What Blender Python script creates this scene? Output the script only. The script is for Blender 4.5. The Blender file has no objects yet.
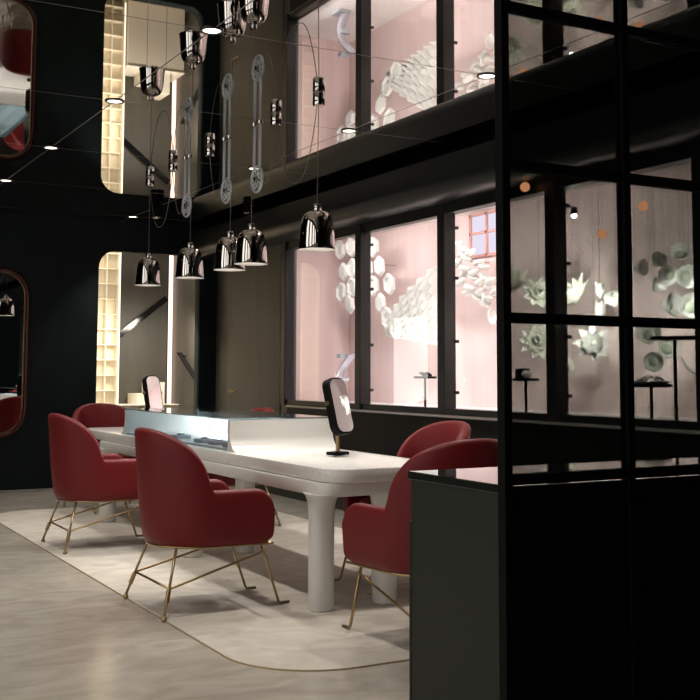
import bpy, bmesh, math, random
from mathutils import Vector, Matrix, Quaternion
random.seed(7)
S = bpy.context.scene
COL = S.collection
PI = math.pi

# ------------------------------------------------------------------ materials
def mat(name, color=(.5,.5,.5), rough=.5, metal=0.0, spec=.5, **kw):
    m = bpy.data.materials.new(name); m.use_nodes = True
    b = m.node_tree.nodes['Principled BSDF']
    b.inputs['Base Color'].default_value = (*color, 1)
    b.inputs['Roughness'].default_value = rough
    b.inputs['Metallic'].default_value = metal
    b.inputs['Specular IOR Level'].default_value = spec
    for k, v in kw.items():
        b.inputs[k].default_value = v
    return m

def noise_color(m, c1, c2, scale=4, detail=6, stretch=(1,1,1), lo=.35, hi=.65, dist=0.0, coord='Object', rot=0):
    nt = m.node_tree; b = nt.nodes['Principled BSDF']
    tc = nt.nodes.new('ShaderNodeTexCoord'); mp = nt.nodes.new('ShaderNodeMapping')
    mp.inputs['Scale'].default_value = stretch; mp.inputs['Rotation'].default_value = (0,0,rot)
    n = nt.nodes.new('ShaderNodeTexNoise'); n.inputs['Scale'].default_value = scale
    n.inputs['Detail'].default_value = detail; n.inputs['Distortion'].default_value = dist
    r = nt.nodes.new('ShaderNodeValToRGB')
    r.color_ramp.elements[0].position = lo; r.color_ramp.elements[0].color = (*c1,1)
    r.color_ramp.elements[1].position = hi; r.color_ramp.elements[1].color = (*c2,1)
    L = nt.links.new
    L(tc.outputs[coord], mp.inputs['Vector']); L(mp.outputs['Vector'], n.inputs['Vector'])
    L(n.outputs['Fac'], r.inputs['Fac']); L(r.outputs['Color'], b.inputs['Base Color'])
    return n, r

def add_bump(m, scale=200, strength=.1, dist=.002):
    nt = m.node_tree; b = nt.nodes['Principled BSDF']
    tc = nt.nodes.new('ShaderNodeTexCoord'); n = nt.nodes.new('ShaderNodeTexNoise')
    n.inputs['Scale'].default_value = scale; n.inputs['Detail'].default_value = 3
    bp = nt.nodes.new('ShaderNodeBump'); bp.inputs['Strength'].default_value = strength
    bp.inputs['Distance'].default_value = dist
    nt.links.new(tc.outputs['Object'], n.inputs['Vector']); nt.links.new(n.outputs['Fac'], bp.inputs['Height'])
    nt.links.new(bp.outputs['Normal'], b.inputs['Normal'])

def emit(name, color, strength):
    m = bpy.data.materials.new(name); m.use_nodes = True
    nt = m.node_tree; nt.nodes.clear()
    e = nt.nodes.new('ShaderNodeEmission'); o = nt.nodes.new('ShaderNodeOutputMaterial')
    e.inputs['Color'].default_value = (*color,1); e.inputs['Strength'].default_value = strength
    nt.links.new(e.outputs[0], o.inputs[0])
    return m

def pane_mat(name, tint, refl=1.0):
    """thin flat glass: tinted see-through with a fresnel reflection"""
    m = bpy.data.materials.new(name); m.use_nodes = True
    nt = m.node_tree; nt.nodes.clear()
    t = nt.nodes.new('ShaderNodeBsdfTransparent'); t.inputs[0].default_value = (*tint,1)
    g = nt.nodes.new('ShaderNodeBsdfGlossy'); g.inputs['Roughness'].default_value = 0.0
    g.inputs['Color'].default_value = (refl,refl,refl,1)
    lw = nt.nodes.new('ShaderNodeLayerWeight')
    pw = nt.nodes.new('ShaderNodeMath'); pw.operation = 'POWER'; pw.inputs[1].default_value = 4.5
    f = nt.nodes.new('ShaderNodeMath'); f.operation = 'MULTIPLY_ADD'; f.inputs[1].default_value = .9; f.inputs[2].default_value = .035
    nt.links.new(lw.outputs['Facing'], pw.inputs[0]); nt.links.new(pw.outputs[0], f.inputs[0])
    x = nt.nodes.new('ShaderNodeMixShader'); o = nt.nodes.new('ShaderNodeOutputMaterial')
    L = nt.links.new
    L(f.outputs[0], x.inputs[0]); L(t.outputs[0], x.inputs[1]); L(g.outputs[0], x.inputs[2]); L(x.outputs[0], o.inputs[0])
    return m

M = {}
M['ceiling'] = mat('smoked_mirror_tiles', (.66,.64,.61), .015, 1.0)
def _ceil():
    nt = M['ceiling'].node_tree; b = nt.nodes['Principled BSDF']; L = nt.links.new
    tc = nt.nodes.new('ShaderNodeTexCoord'); sp = nt.nodes.new('ShaderNodeSeparateXYZ'); L(tc.outputs['Object'], sp.inputs[0])
    outs = []
    for ax, off, per in (('X', 1.965, 1.685), ('Y', 4.975, 1.632)):
        a = nt.nodes.new('ShaderNodeMath'); a.operation = 'SUBTRACT'; a.inputs[1].default_value = off - per/2 - 20*per
        d = nt.nodes.new('ShaderNodeMath'); d.operation = 'MODULO'; d.inputs[1].default_value = per
        c = nt.nodes.new('ShaderNodeMath'); c.operation = 'SUBTRACT'; c.inputs[1].default_value = per/2
        e = nt.nodes.new('ShaderNodeMath'); e.operation = 'ABSOLUTE'
        f = nt.nodes.new('ShaderNodeMath'); f.operation = 'LESS_THAN'; f.inputs[1].default_value = .0045
        L(sp.outputs[ax], a.inputs[0]); L(a.outputs[0], d.inputs[0]); L(d.outputs[0], c.inputs[0]); L(c.outputs[0], e.inputs[0]); L(e.outputs[0], f.inputs[0])
        outs.append(f)
    mx = nt.nodes.new('ShaderNodeMath'); mx.operation = 'MAXIMUM'
    L(outs[0].outputs[0], mx.inputs[0]); L(outs[1].outputs[0], mx.inputs[1])
    mc = nt.nodes.new('ShaderNodeMixRGB'); mc.inputs[1].default_value = (.66,.64,.61,1); mc.inputs[2].default_value = (.20,.20,.19,1)
    L(mx.outputs[0], mc.inputs[0]); L(mc.outputs[0], b.inputs['Base Color'])
    iv = nt.nodes.new('ShaderNodeMath'); iv.operation = 'MULTIPLY_ADD'; iv.inputs[1].default_value = .4; iv.inputs[2].default_value = .015
    L(mx.outputs[0], iv.inputs[0]); L(iv.outputs[0], b.inputs['Roughness'])
_ceil()

M['floor'] = mat('grey_marble', (.4,.37,.33), .16)
noise_color(M['floor'], (.37,.335,.285), (.51,.47,.405), 2.2, 10, (1,2.2,1), .3, .7, 1.8, rot=.6)
M['rug'] = mat('beige_rug', (.55,.48,.4), .75, spec=.2)
noise_color(M['rug'], (.44,.40,.345), (.585,.54,.475), 3.4, 9, (1,1.4,1), .3, .7, 1.5, rot=.5)
M['brass'] = mat('brushed_brass', (.38,.275,.14), .32, 1.0)
M['black_wall'] = mat('blackened_teal_wall', (.006,.011,.012), .5, spec=.15)
noise_color(M['black_wall'], (.004,.008,.009), (.009,.016,.016), 5, 8, (1,1,.4), .3, .7)
M['black'] = mat('matt_black_metal', (.0025,.0028,.003), .6, spec=.1)
M['frame'] = mat('dark_bronze_frame', (.013,.015,.015), .38, .2)
M['bulk'] = mat('dark_lacquer', (.007,.010,.0105), .36)
M['base'] = mat('near_black_panel', (.005,.006,.0055), .5, spec=.2)
M['brown'] = mat('taupe_panelling', (.135,.115,.09), .5)
noise_color(M['brown'], (.064,.059,.048), (.082,.075,.062), 6, 5, (1,1,.15), .3, .7)
M['counter'] = mat('dark_green_lacquer', (.016,.0195,.014), .45, spec=.3)
M['counter_top'] = mat('polished_dark_stone', (.02,.024,.02), .03, spec=.9)
M['red'] = mat('red_upholstery', (.14,.0055,.0075), .5, spec=.3)
M['red'].node_tree.nodes['Principled BSDF'].inputs['Sheen Weight'].default_value = .08
M['red'].node_tree.nodes['Principled BSDF'].inputs['Sheen Tint'].default_value = (1,.5,.5,1)
add_bump(M['red'], 260, .12, .001)
M['stone'] = mat('white_terrazzo', (.72,.70,.65), .16)
noise_color(M['stone'], (.67,.655,.62), (.75,.735,.70), 45, 6, (1,1,1), .32, .55)
M['white'] = mat('white_solid_surface', (.66,.645,.61), .3)
M['chrome'] = mat('smoked_chrome', (.50,.485,.47), .03, 1.0)
M['mirror'] = mat('mirror_glass', (.85,.85,.85), .005, 1.0)
M['shade_in'] = mat('white_shade_lining', (.85,.83,.8), .5)
M['glass'] = mat('clear_glass', (.80,.90,.98), .06, 0, 1.0, **{'Alpha': .58})
M['cord'] = mat('grey_cord', (.16,.155,.145), .5)
M['redframe'] = mat('oxblood_lacquer', (.075,.018,.014), .22, .35)
M['pink'] = mat('dusty_pink_plaster', (.68,.50,.48), .7)
noise_color(M['pink'], (.65,.495,.475), (.71,.555,.535), 9, 4, (1,1,.08), .3, .7)
M['pinkpale'] = mat('pale_showcase_lining', (.8,.75,.73), .6)
def paper(name, col, tr=.18):
    m = mat(name, col, .8, spec=.2); nt = m.node_tree; b = nt.nodes['Principled BSDF']
    t = nt.nodes.new('ShaderNodeBsdfTranslucent'); t.inputs[0].default_value = (*col,1)
    x = nt.nodes.new('ShaderNodeMixShader'); x.inputs[0].default_value = tr
    nt.links.new(b.outputs[0], x.inputs[1]); nt.links.new(t.outputs[0], x.inputs[2])
    nt.links.new(x.outputs[0], nt.nodes['Material Output'].inputs[0])
    return m
M['paper'] = paper('folded_white_paper', (.84,.83,.79))
M['paper_green'] = paper('green_tinted_paper', (.50,.53,.43), .1)
M['paper_pale'] = paper('ivory_paper', (.84,.84,.74))
M['pane'] = pane_mat('clear_window_glass', (.97,.97,.97))
M['tint'] = pane_mat('grey_tinted_glass', (.44,.46,.44), .3)
M['case_glass'] = pane_mat('pale_blue_case_glass', (.86,.92,.95))
M['top_glass'] = pane_mat('smoked_case_top_glass', (.5,.56,.58), 1.0)
M['shelf'] = mat('cream_lacquer', (.78,.70,.55), .5)
M['velvet'] = mat('dark_grey_velvet', (.34,.355,.38), .8)
M['bust'] = mat('mauve_grey_leather', (.30,.27,.31), .5)
M['pearl'] = mat('pearl_white', (.85,.8,.72), .15)
M['led'] = emit('warm_led_line', (1.0,.72,.56), 2.6)
M['lamp'] = emit('downlight_glow', (1.0,.86,.7), 5.0)
M['bulb'] = emit('warm_bulb', (1.0,.92,.82), 7.0)
M['amber'] = emit('amber_reflection_glow', (1.0,.40,.20), 2.3)  # glow painted for lamp reflections in the glass
M['star'] = emit('white_spot_glow', (.9,1.0,.98), 60.0)
M['window_reflection'] = emit('window_reflection_glow', (.88,.82,.98), 1.1)  # painted window reflection, glows though it is no lamp
M['pinkbar'] = mat('pink_painted_bar', (.5,.25,.22), .6)

# ------------------------------------------------------------------ helpers
def obj(name, bm, m, parent=None, smooth=False, loc=None, angle=None):
    me = bpy.data.meshes.new(name)
    bmesh.ops.recalc_face_normals(bm, faces=bm.faces[:])
    bm.to_mesh(me); bm.free()
    if smooth:
        for p in me.polygons: p.use_smooth = True
        if angle: me.set_sharp_from_angle(angle=math.radians(angle))
    o = bpy.data.objects.new(name, me); COL.objects.link(o)
    if m is not None: me.materials.append(m)
    if parent is not None: o.parent = parent
    if loc is not None: o.location = loc
    return o

def empty(name, loc=(0,0,0), rz=0):
    o = bpy.data.objects.new(name, None); COL.objects.link(o)
    o.location = loc; o.rotation_euler = (0,0,rz); o.empty_display_size = .1
    return o

def tag(o, label, cat, group=None, kind=None):
    o['label'] = label; o['category'] = cat
    if group: o['group'] = group
    if kind: o['kind'] = kind
    return o

def struct(o, label=None, cat=None):
    o['kind'] = 'structure'
    if label: o['label'] = label
    if cat: o['category'] = cat
    return o

def copy_tree(o, parent=None):
    c = o.copy(); COL.objects.link(c)
    if parent is not None: c.parent = parent
    for ch in list(o.children): copy_tree(ch, c)
    return c

def box(bm, x0, x1, y0, y1, z0, z1, bev=0.0, seg=2):
    r = bmesh.ops.create_cube(bm, size=1.0)
    vs = r['verts']
    for v in vs:
        v.co = Vector((x0 + (v.co.x+.5)*(x1-x0), y0 + (v.co.y+.5)*(y1-y0), z0 + (v.co.z+.5)*(z1-z0)))
    if bev > 0:
        es = list({e for v in vs for e in v.link_edges})
        bmesh.ops.bevel(bm, geom=es, offset=bev, segments=seg, profile=.5, affect='EDGES')

def B(x0,x1,y0,y1,z0,z1,bev=0.0,seg=2):
    bm = bmesh.new(); box(bm,x0,x1,y0,y1,z0,z1,bev,seg); return bm

def tube(bm, pts, r, n=10, closed=False, cap=True):
    pts = [Vector(p) for p in pts]; N = len(pts)
    rad = r if isinstance(r, (list, tuple)) else [r]*N
    rings = []; up = None
    for i, p in enumerate(pts):
        a = pts[(i-1) % N] if (closed or i > 0) else p
        b = pts[(i+1) % N] if (closed or i < N-1) else p
        t = (b - a).normalized()
        if up is None:
            up = t.orthogonal().normalized()
        up = (up - t*up.dot(t))
        if up.length < 1e-6: up = t.orthogonal()
        up.normalize(); s = t.cross(up)
        rings.append([bm.verts.new(p + (up*math.cos(2*PI*k/n) + s*math.sin(2*PI*k/n))*rad[i]) for k in range(n)])
    for i in range(N if closed else N-1):
        A, C = rings[i], rings[(i+1) % N]
        for k in range(n):
            bm.faces.new((A[k], A[(k+1)%n], C[(k+1)%n], C[k]))
    if cap and not closed:
        bm.faces.new(rings[0][::-1]); bm.faces.new(rings[-1])

def T(pts, r, n=10, closed=False):
    bm = bmesh.new(); tube(bm, pts, r, n, closed); return bm

def lathe(bm, prof, n=32, c=(0,0,0), closed=False, axis='Z'):
    """prof: list of (r,z). closed joins last to first"""
    rings = []
    for r, z in prof:
        if r < 1e-6:
            v = Vector((0,0,z)); rings.append([v])
        else:
            rings.append([Vector((r*math.cos(2*PI*k/n), r*math.sin(2*PI*k/n), z)) for k in range(n)])
    def tr(v):
        if axis == 'X': v = Vector((v.z, v.x, v.y))
        if axis == 'Y': v = Vector((v.x, v.z, v.y))
        return v + Vector(c)
    R = [[bm.verts.new(tr(v)) for v in ring] for ring in rings]
    N = len(R)
    for i in range(N if closed else N-1):
        A, C = R[i], R[(i+1) % N]
        for k in range(n):
            k2 = (k+1) % n
            if len(A) == 1 and len(C) == 1: continue
            if len(A) == 1: bm.faces.new((A[0], C[k], C[k2]))
            elif len(C) == 1: bm.faces.new((A[k], A[k2], C[0]))
            else: bm.faces.new((A[k], A[k2], C[k2], C[k]))

def LT(prof, n=32, c=(0,0,0), closed=False, axis='Z'):
    bm = bmesh.new(); lathe(bm, prof, n, c, closed, axis); return bm

def rrect(x0, x1, y0, y1, r, n=8):
    """counter-clockwise rounded rectangle; r scalar or 4 radii (x0y0, x1y0, x1y1, x0y1)"""
    rr = r if isinstance(r, (list, tuple)) else [r]*4
    out = []
    for (cx, cy, a0, q) in ((x0+rr[0], y0+rr[0], PI, rr[0]), (x1-rr[1], y0+rr[1], 1.5*PI, rr[1]), (x1-rr[2], y1-rr[2], 0, rr[2]), (x0+rr[3], y1-rr[3], .5*PI, rr[3])):
        if q <= 1e-6: out.append((cx, cy)); continue
        for k in range(n+1):
            a = a0 + .5*PI*k/n
            out.append((cx+q*math.cos(a), cy+q*math.sin(a)))
    return out

def prism(bm, poly, z0, z1, f=None):
    """poly extruded z0->z1; f maps (u,v,w) to xyz"""
    f = f or (lambda u, v, w: (u, v, w))
    a = [bm.verts.new(f(u, v, z0)) for u, v in poly]; b = [bm.verts.new(f(u, v, z1)) for u, v in poly]
    n = len(poly)
    bm.faces.new(a[::-1]); bm.faces.new(b)
    for i in range(n): bm.faces.new((a[i], a[(i+1)%n], b[(i+1)%n], b[i]))

def layered(bm, layers, f=None):
    """stack of same-length outlines [(poly, z), ...] with end caps"""
    f = f or (lambda u, v, w: (u, v, w))
    R = [[bm.verts.new(f(u, v, z)) for u, v in poly] for poly, z in layers]
    n = len(R[0])
    for A, C in zip(R, R[1:]):
        for i in range(n): bm.faces.new((A[i], A[(i+1)%n], C[(i+1)%n], C[i]))
    bm.faces.new(R[0][::-1]); bm.faces.new(R[-1])

def sphere(bm, c, r, sc=(1,1,1), u=16, v=10):
    rr = bmesh.ops.create_uvsphere(bm, u_segments=u, v_segments=v, radius=r)
    for w in rr['verts']: w.co = Vector((w.co.x*sc[0]+c[0], w.co.y*sc[1]+c[1], w.co.z*sc[2]+c[2]))

# ------------------------------------------------------------------ camera
cam = bpy.data.cameras.new('camera'); co = bpy.data.objects.new('camera', cam); COL.objects.link(co)
F_PX, YAW, PITCH, ROLL, CYP, CH = 1089.34, .505951, .0834398, .0032118, 281.965, 1.25
cy_, sy_ = math.cos(YAW), math.sin(YAW)
Fh = Vector((sy_, cy_, 0)); Rt = Vector((cy_, -sy_, 0)); U = Vector((0,0,1))
F = Fh*math.cos(PITCH) + U*math.sin(PITCH); U2 = U*math.cos(PITCH) - Fh*math.sin(PITCH)
R3 = Rt*math.cos(ROLL) + U2*math.sin(ROLL); U3 = U2*math.cos(ROLL) - Rt*math.sin(ROLL)
mw = Matrix((R3, U3, -F)).transposed().to_4x4(); mw.translation = Vector((0,0,CH))
co.matrix_world = mw
cam.sensor_width = 36; cam.sensor_fit = 'HORIZONTAL'; cam.lens = 36*F_PX/700
cam.shift_y = -(350 - CYP)/700
cam.clip_start = .05; cam.clip_end = 100
S.camera = co

# ------------------------------------------------------------------ the room
YB, XW, HC = 12.0, 4.85, 2.95
struct(obj('floor', B(-3.2,6.2,-4,15,-.1,0), M['floor']))
struct(obj('ceiling', B(-3.2,4.5,-4,YB,HC,HC+.08), M['ceiling']))

# back wall with the rounded opening
def curve_mesh(name, outer, holes, depth, m, f):
    cu = bpy.data.curves.new(name, 'CURVE'); cu.dimensions = '2D'; cu.fill_mode = 'BOTH'
    for poly in [outer]+holes:
        s = cu.splines.new('POLY'); s.points.add(len(poly)-1)
        for p, (u, v) in zip(s.points, poly): p.co = (u, v, 0, 1)
        s.use_cyclic_u = True
    cu.extrude = depth/2
    tmp = bpy.data.objects.new(name+'_tmp', cu); COL.objects.link(tmp)
    dg = bpy.context.evaluated_depsgraph_get()
    me = bpy.data.meshes.new_from_object(tmp.evaluated_get(dg))
    bpy.data.objects.remove(tmp); bpy.data.curves.remove(cu)
    for v in me.vertices: v.co = Vector(f(v.co.x, v.co.y, v.co.z))
    bm = bmesh.new(); bm.from_mesh(me); bpy.data.meshes.remove(me)
    bmesh.ops.remove_doubles(bm, verts=bm.verts[:], dist=1e-5)
    return obj(name, bm, m)
OX0, OX1, OZ0, OZ1 = 3.43, 4.64, .30, 2.62
struct(curve_mesh('wall_back', [(-3.2,0),(4.86,0),(4.86,3.03),(-3.2,3.03)], [rrect(OX0,OX1,OZ0,OZ1,.20,10)], .16, M['black_wall'], lambda u,v,w: (u, YB+.08+w, v)))

# taupe wall on the right with a flush door
struct(obj('wall_right', B(XW,XW+.1,10.07,YB,0,2.62), M['brown']))
d = struct(obj('door_1', B(XW-.012,XW+.02,10.22,11.62,.02,2.50,.004), M['brown']))
bm = bmesh.new(); tube(bm, [(XW-.012,11.5,1.04),(XW-.055,11.5,1.04),(XW-.06,11.48,1.04),(XW-.06,11.28,1.04)], .011, 10)
lathe(bm, [(0,0),(.026,0),(.026,.012),(0,.012)], 20, (XW-.024,11.5,1.04), axis='X')
obj('door_handle', bm, M['brass'], d, True, angle=40)
struct(obj('baseboard_right', B(XW-.015,XW+.02,10.07,YB,0,.09,.003), M['frame']))

# low wall under the showcase windows, with its pale ledge line
struct(obj('wall_showcase_base', B(XW,XW+.1,-1,10.07,0,.90), M['base']))
struct(obj('trim_1', B(XW-.03,XW+.02,-1,10.03,.908,.926,.003), mat('pale_metal_strip',(.85,.82,.80),.3,.2)), )
struct(obj('baseboard_showcase', B(XW-.015,XW,-1,10.07,0,.12,.003), M['frame']))

# bulkhead above the windows: rounded dark box with a shadow gap at the mirrored ceiling
bm = bmesh.new()
pr_ = [(4.5,2.875),(4.5,2.70)] + [(4.5+.115*(1-math.cos(a)), 2.70-.115*math.sin(a)) for a in [PI/2*k/8 for k in range(1,9)]] + [(4.95,2.585),(4.95,2.875)]
prism(bm, pr_, -4, YB, lambda u,v,w: (u,w,v))
struct(obj('trim_bulkhead', bm, M['bulk'], smooth=True, angle=35))
struct(obj('trim_shadow_gap', B(4.70,4.95,-4,YB,2.875,3.03), M['black']))
struct(obj('trim_gap_lid', B(4.45,4.95,-4,YB,3.03,3.06), M['black']))

# dark walls behind the camera's end of the shop
struct(obj('wall_front', B(-3.2,6.2,-4.1,-4,0,3.0), M['black_wall']))
struct(obj('wall_right_near', B(XW,XW+.1,-4,1.75,0,3.0), M['black_wall']))
bm = bmesh.new()
box(bm, -3.2,-3.08,-4,YB,0,.5); box(bm, -3.2,-3.08,-4,YB,2.5,3.0)
for y0,y1 in ((-4,-2.5),(-.9,.1),(1.7,2.7),(4.3,5.3),(6.9,YB)): box(bm, -3.2,-3.08,y0,y1,.5,2.5)
struct(obj('wall_left', bm, M['black_wall']))
# showcase behind the windows
SZ0, SZ1, SX0, SX1 = .95, 2.72, 4.9, 5.8
struct(obj('wall_showcase_back', B(SX1,SX1+.08,-1,10.6,.8,3.0), M['pink']))
struct(obj('wall_showcase_end', B(4.96,SX1,10.5,10.6,.8,3.0), M['pink']))
struct(obj('wall_showcase_near', B(4.96,SX1,1.2,1.3,.8,3.0), M['pink']))
struct(obj('floor_showcase', B(4.95,SX1,-1,10.5,.86,SZ0), M['pinkpale']))
struct(obj('ceiling_showcase', B(4.95,SX1,-1,10.5,SZ1,SZ1+.06), M['pinkpale']))

# window bays
cent = [10.03, 8.48, 7.145, 5.81, 4.475, 3.14, 1.805]
for i in range(6):
    ya, yb = cent[i+1], cent[i]           # near mullion .. far mullion
    w = empty('window_%d' % (i+1), (XW, (ya+yb)/2, .93)); struct(w)
    ox, oy, oz = w.location
    def L_(bm, dx=-XW, dy=-(ya+yb)/2, dz=-.93):
        bmesh.ops.translate(bm, verts=bm.verts[:], vec=(dx,dy,dz)); return bm
    bm = bmesh.new()
    pz0, pz1 = .978, 2.505
    fx0, fx1 = 4.775, 4.88
    if i in (0,1): fx0 = 4.795
    box(bm, fx0,fx1, ya+.05,yb-.05, pz1,2.585, .004); box(bm, fx0,fx1, ya+.05,yb-.05, .93,pz0, .004)
    obj('frame', L_(bm), M['frame'], w)
    bm = bmesh.new(); box(bm, 4.775,4.885, ya-.05,ya+.05, .93,2.585, .004)
    box(bm, 4.885,4.90, ya-.02,ya+.05, .97,2.52)
    obj('mullion', L_(bm), M['frame'], w)
    if i == 0:
        bm = bmesh.new(); box(bm, 4.775,4.885, yb-.05,yb+.05, .93,2.585, .004); obj('mullion', L_(bm), M['frame'], w)
    bm = bmesh.new(); box(bm, 4.862,4.868, ya+.05,yb-.05, pz0,pz1); obj('pane', L_(bm), M['pane'], w)
    if i > 0:
        bm = bmesh.new()
        for z in (1.10,1.50,2.0,2.4): lathe(bm, [(0,0),(.014,0),(.014,.03),(0,.03)], 10, (4.872, yb-.058, z), axis='X')
        obj('hinge', L_(bm), M['frame'], w)

# reflection of an outside window, built as a glowing panel on the pink back
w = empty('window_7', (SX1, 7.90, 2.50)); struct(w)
bm = bmesh.new(); box(bm, -.012,.004,-.25,.25,-.19,.19); obj('pane', bm, M['window_reflection'], w)
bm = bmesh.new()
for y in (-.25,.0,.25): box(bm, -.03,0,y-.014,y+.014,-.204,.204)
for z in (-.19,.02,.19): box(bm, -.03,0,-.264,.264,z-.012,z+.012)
obj('reflected_bar', bm, M['pinkbar'], w)

# ------------------------------------------------------------------ lit room behind the opening
struct(obj('wall_alcove_back', B(3.98,4.80,13.4,13.5,0,3.0), M['brown']))
struct(obj('wall_alcove_right', B(4.80,4.84,YB+.16,13.4,0,3.0), M['brown']))
struct(obj('ceiling_alcove', B(2.9,4.84,YB+.16,13.8,2.95,3.0), M['shelf']))
struct(obj('wall_alcove_left', B(2.9,2.98,YB+.16,13.8,0,3.0), M['shelf']))
sh = empty('display_shelf', (3.5,13.0,0)); tag(sh, 'tall lit cream shelving seen through the rounded wall opening', 'shelf')
obj('back_panel', B(-.5,.46,.11,.13,0,2.9), M['shelf'], sh)
for k in range(16):
    obj('shelf_board', B(-.5,.46,0,.11,.1+.185*k,.109+.185*k,.002), M['shelf'], sh)
for x in (-.5,-.26,-.02,.10,.21,.32): obj('divider', B(x,x+.008,.01,.11,0,2.9), M['shelf'], sh)
obj('edge_panel', B(.46,.485,-.02,.33,0,2.9), M['shelf'], sh)
for x in (.475,): obj('light_strip', B(x-.010,x+.004,-.032,-.021,.05,2.88), emit('shelf_edge_led',(1,.85,.66),2.2), sh)
led = empty('led_light', (4.788,13.385,0)); tag(led, 'vertical warm white light line in the corner beyond the wall opening', 'light')
obj('channel', B(-.05,.010,-.004,.012,.05,2.9), M['frame'], led)
obj('diffuser', B(-.045,.006,-.02,-.004,.06,2.89,.003), M['led'], led)
bm = bmesh.new()
prism(bm, [(4.22,.862),(4.57,.862),(4.57,1.13),(4.40,1.13),(4.40,.99),(4.22,.99)], 12.98, 13.36, lambda u,v,w:(u,w,v))
tag(obj('stepped_plinth', bm, mat('pale_cream_lacquer',(.84,.79,.69),.45)), 'cream stepped display block behind the far vanity mirror, beyond the wall opening', 'plinth')
t = empty('low_cabinet', (4.37,13.14,0)); tag(t, 'low pale metallic cabinet along the back of the lit room beyond the opening', 'cabinet')
obj('body', B(-.37,.37,-.20,.24,.0,.845,.003), mat('brushed_champagne_metal',(.84,.76,.64),.3,.25), t)
obj('cabinet_top', B(-.375,.375,-.22,.245,.845,.86,.003), mat('cream_top',(.84,.79,.69),.3), t)
for x in (-.12,.13):
    obj('door_gap', B(x-.002,x+.002,-.203,-.19,.04,.84), M['black'], t)
def rail(name, a, b, label, off=-.06):
    t = empty(name, a); tag(t, label, 'bar')
    bb = Vector(b) - Vector(a); d_ = bb.normalized()
    n = d_.cross(Vector((0,1,0))).normalized()
    bm = bmesh.new(); ring = []
    for p in (Vector((0,0,0)), bb):
        ring.append([bm.verts.new(p + n*s*.035 + Vector((0,q,0))) for s, q in ((-1,-.015),(1,-.015),(1,.015),(-1,.015))])
    A, C = ring
    for k in range(4): bm.faces.new((A[k],A[(k+1)%4],C[(k+1)%4],C[k]))
    bm.faces.new(A[::-1]); bm.faces.new(C)
    bmesh.ops.bevel(bm, geom=bm.edges[:], offset=.005, segments=2, affect='EDGES')
    obj('rail', bm, mat('black_gloss',(.005,.005,.006),.12,spec=.8), t, True, angle=40)
    bm = bmesh.new()
    for s in (.12,.88): obj('bracket', T([bb*s, bb*s + (Vector((0,-off,0)) if off else Vector((.06,0,0)))], .008, 8), M['black'], t)
rail('wall_rail', (4.07,13.33,1.70), (4.70,13.33,2.20), 'long black bar slanting upward to the right on the taupe wall beyond the opening')
rail('wall_rail', (4.74,12.95,1.50), (4.74,12.22,1.10), 'short black bar slanting downward beside the vertical light line', 0)

# ------------------------------------------------------------------ rug
rg = empty('rug', (3.08,7.14,0)); tag(rg, 'flat beige rug with rounded corners under the long white table and chairs', 'rug')
RX, RY = 1.17, 3.0
bm = bmesh.new(); prism(bm, rrect(-RX,RX,-RY,RY,.42,12), .0, .006); obj('pile', bm, M['rug'], rg)
o_ = rrect(-RX-.005,RX+.005,-RY-.005,RY+.005,.425,12); i_ = rrect(-RX,RX,-RY,RY,.42,12)
bm = bmesh.new(); n = len(o_)
V = [[bm.verts.new((u,v,z)) for u,v in p] for p,z in ((o_,0),(o_,.007),(i_,.007),(i_,0))]
for k in range(4):
    A, C = V[k], V[(k+1)%4]
    for j in range(n): bm.faces.new((A[j],A[(j+1)%n],C[(j+1)%n],C[j]))
obj('edging', bm, mat('gold_edge_braid',(.40,.31,.19),.5,.3), rg)['label'] = 'thin gold edging strip'
RZ = .006

# ------------------------------------------------------------------ table
TB = empty('display_table', (3.08,7.5,RZ)); tag(TB, 'long white stone consultation table with a raised glass display case at its middle', 'table')
def loc(bm): bmesh.ops.translate(bm, verts=bm.verts[:], vec=(-3.08,-7.5,-RZ)); return bm
TX0,TX1,TY0,TY1 = 2.685,3.47,5.04,9.86
def outl(e): return rrect(TX0+e,TX1-e,TY0+e,TY1-e,.17-e*.6,10)
bm = bmesh.new(); layered(bm, [(outl(.012),.672),(outl(.003),.676),(outl(0),.684),(outl(0),.738),(outl(.003),.746),(outl(.012),.75)])
obj('tabletop', loc(bm), M['stone'], TB, True, angle=35)
def outa(e): return rrect(2.655+e,3.215-e,TY0+.03+e,9.24-e,.11,10)
bm = bmesh.new(); layered(bm, [(outa(.012),.602),(outa(.003),.606),(outa(0),.615),(outa(-.0),.66),(outa(.004),.672)])
obj('apron', loc(bm), M['white'], TB, True, angle=35)
for lx in (2.712,3.10):
    for ly in (5.2,7.10,9.07):
        bm = bmesh.new(); pts = []
        for z, r in ((.0,.058),(.004,.063),(.012,.066),(.3,.066),(.50,.067),(.53,.070),(.55,.075),(.57,.083),(.585,.093),(.595,.102),(.602,.112),(.607,.122)):
            pts.append((rrect(lx-.076+.0*r, lx+.076, ly-r, ly+r, min(.07,r*.9), 6) if False else [(lx + (min(r,.066+(r-.066)*.35))*math.copysign(abs(math.cos(a))**.85, math.cos(a)), ly + r*math.copysign(abs(math.sin(a))**.85, math.sin(a))) for a in [2*PI*k/32 for k in range(32)]], RZ+z))
        layered(bm, pts)
        obj('leg', loc(bm), M['white'], TB, True, angle=60)
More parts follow.
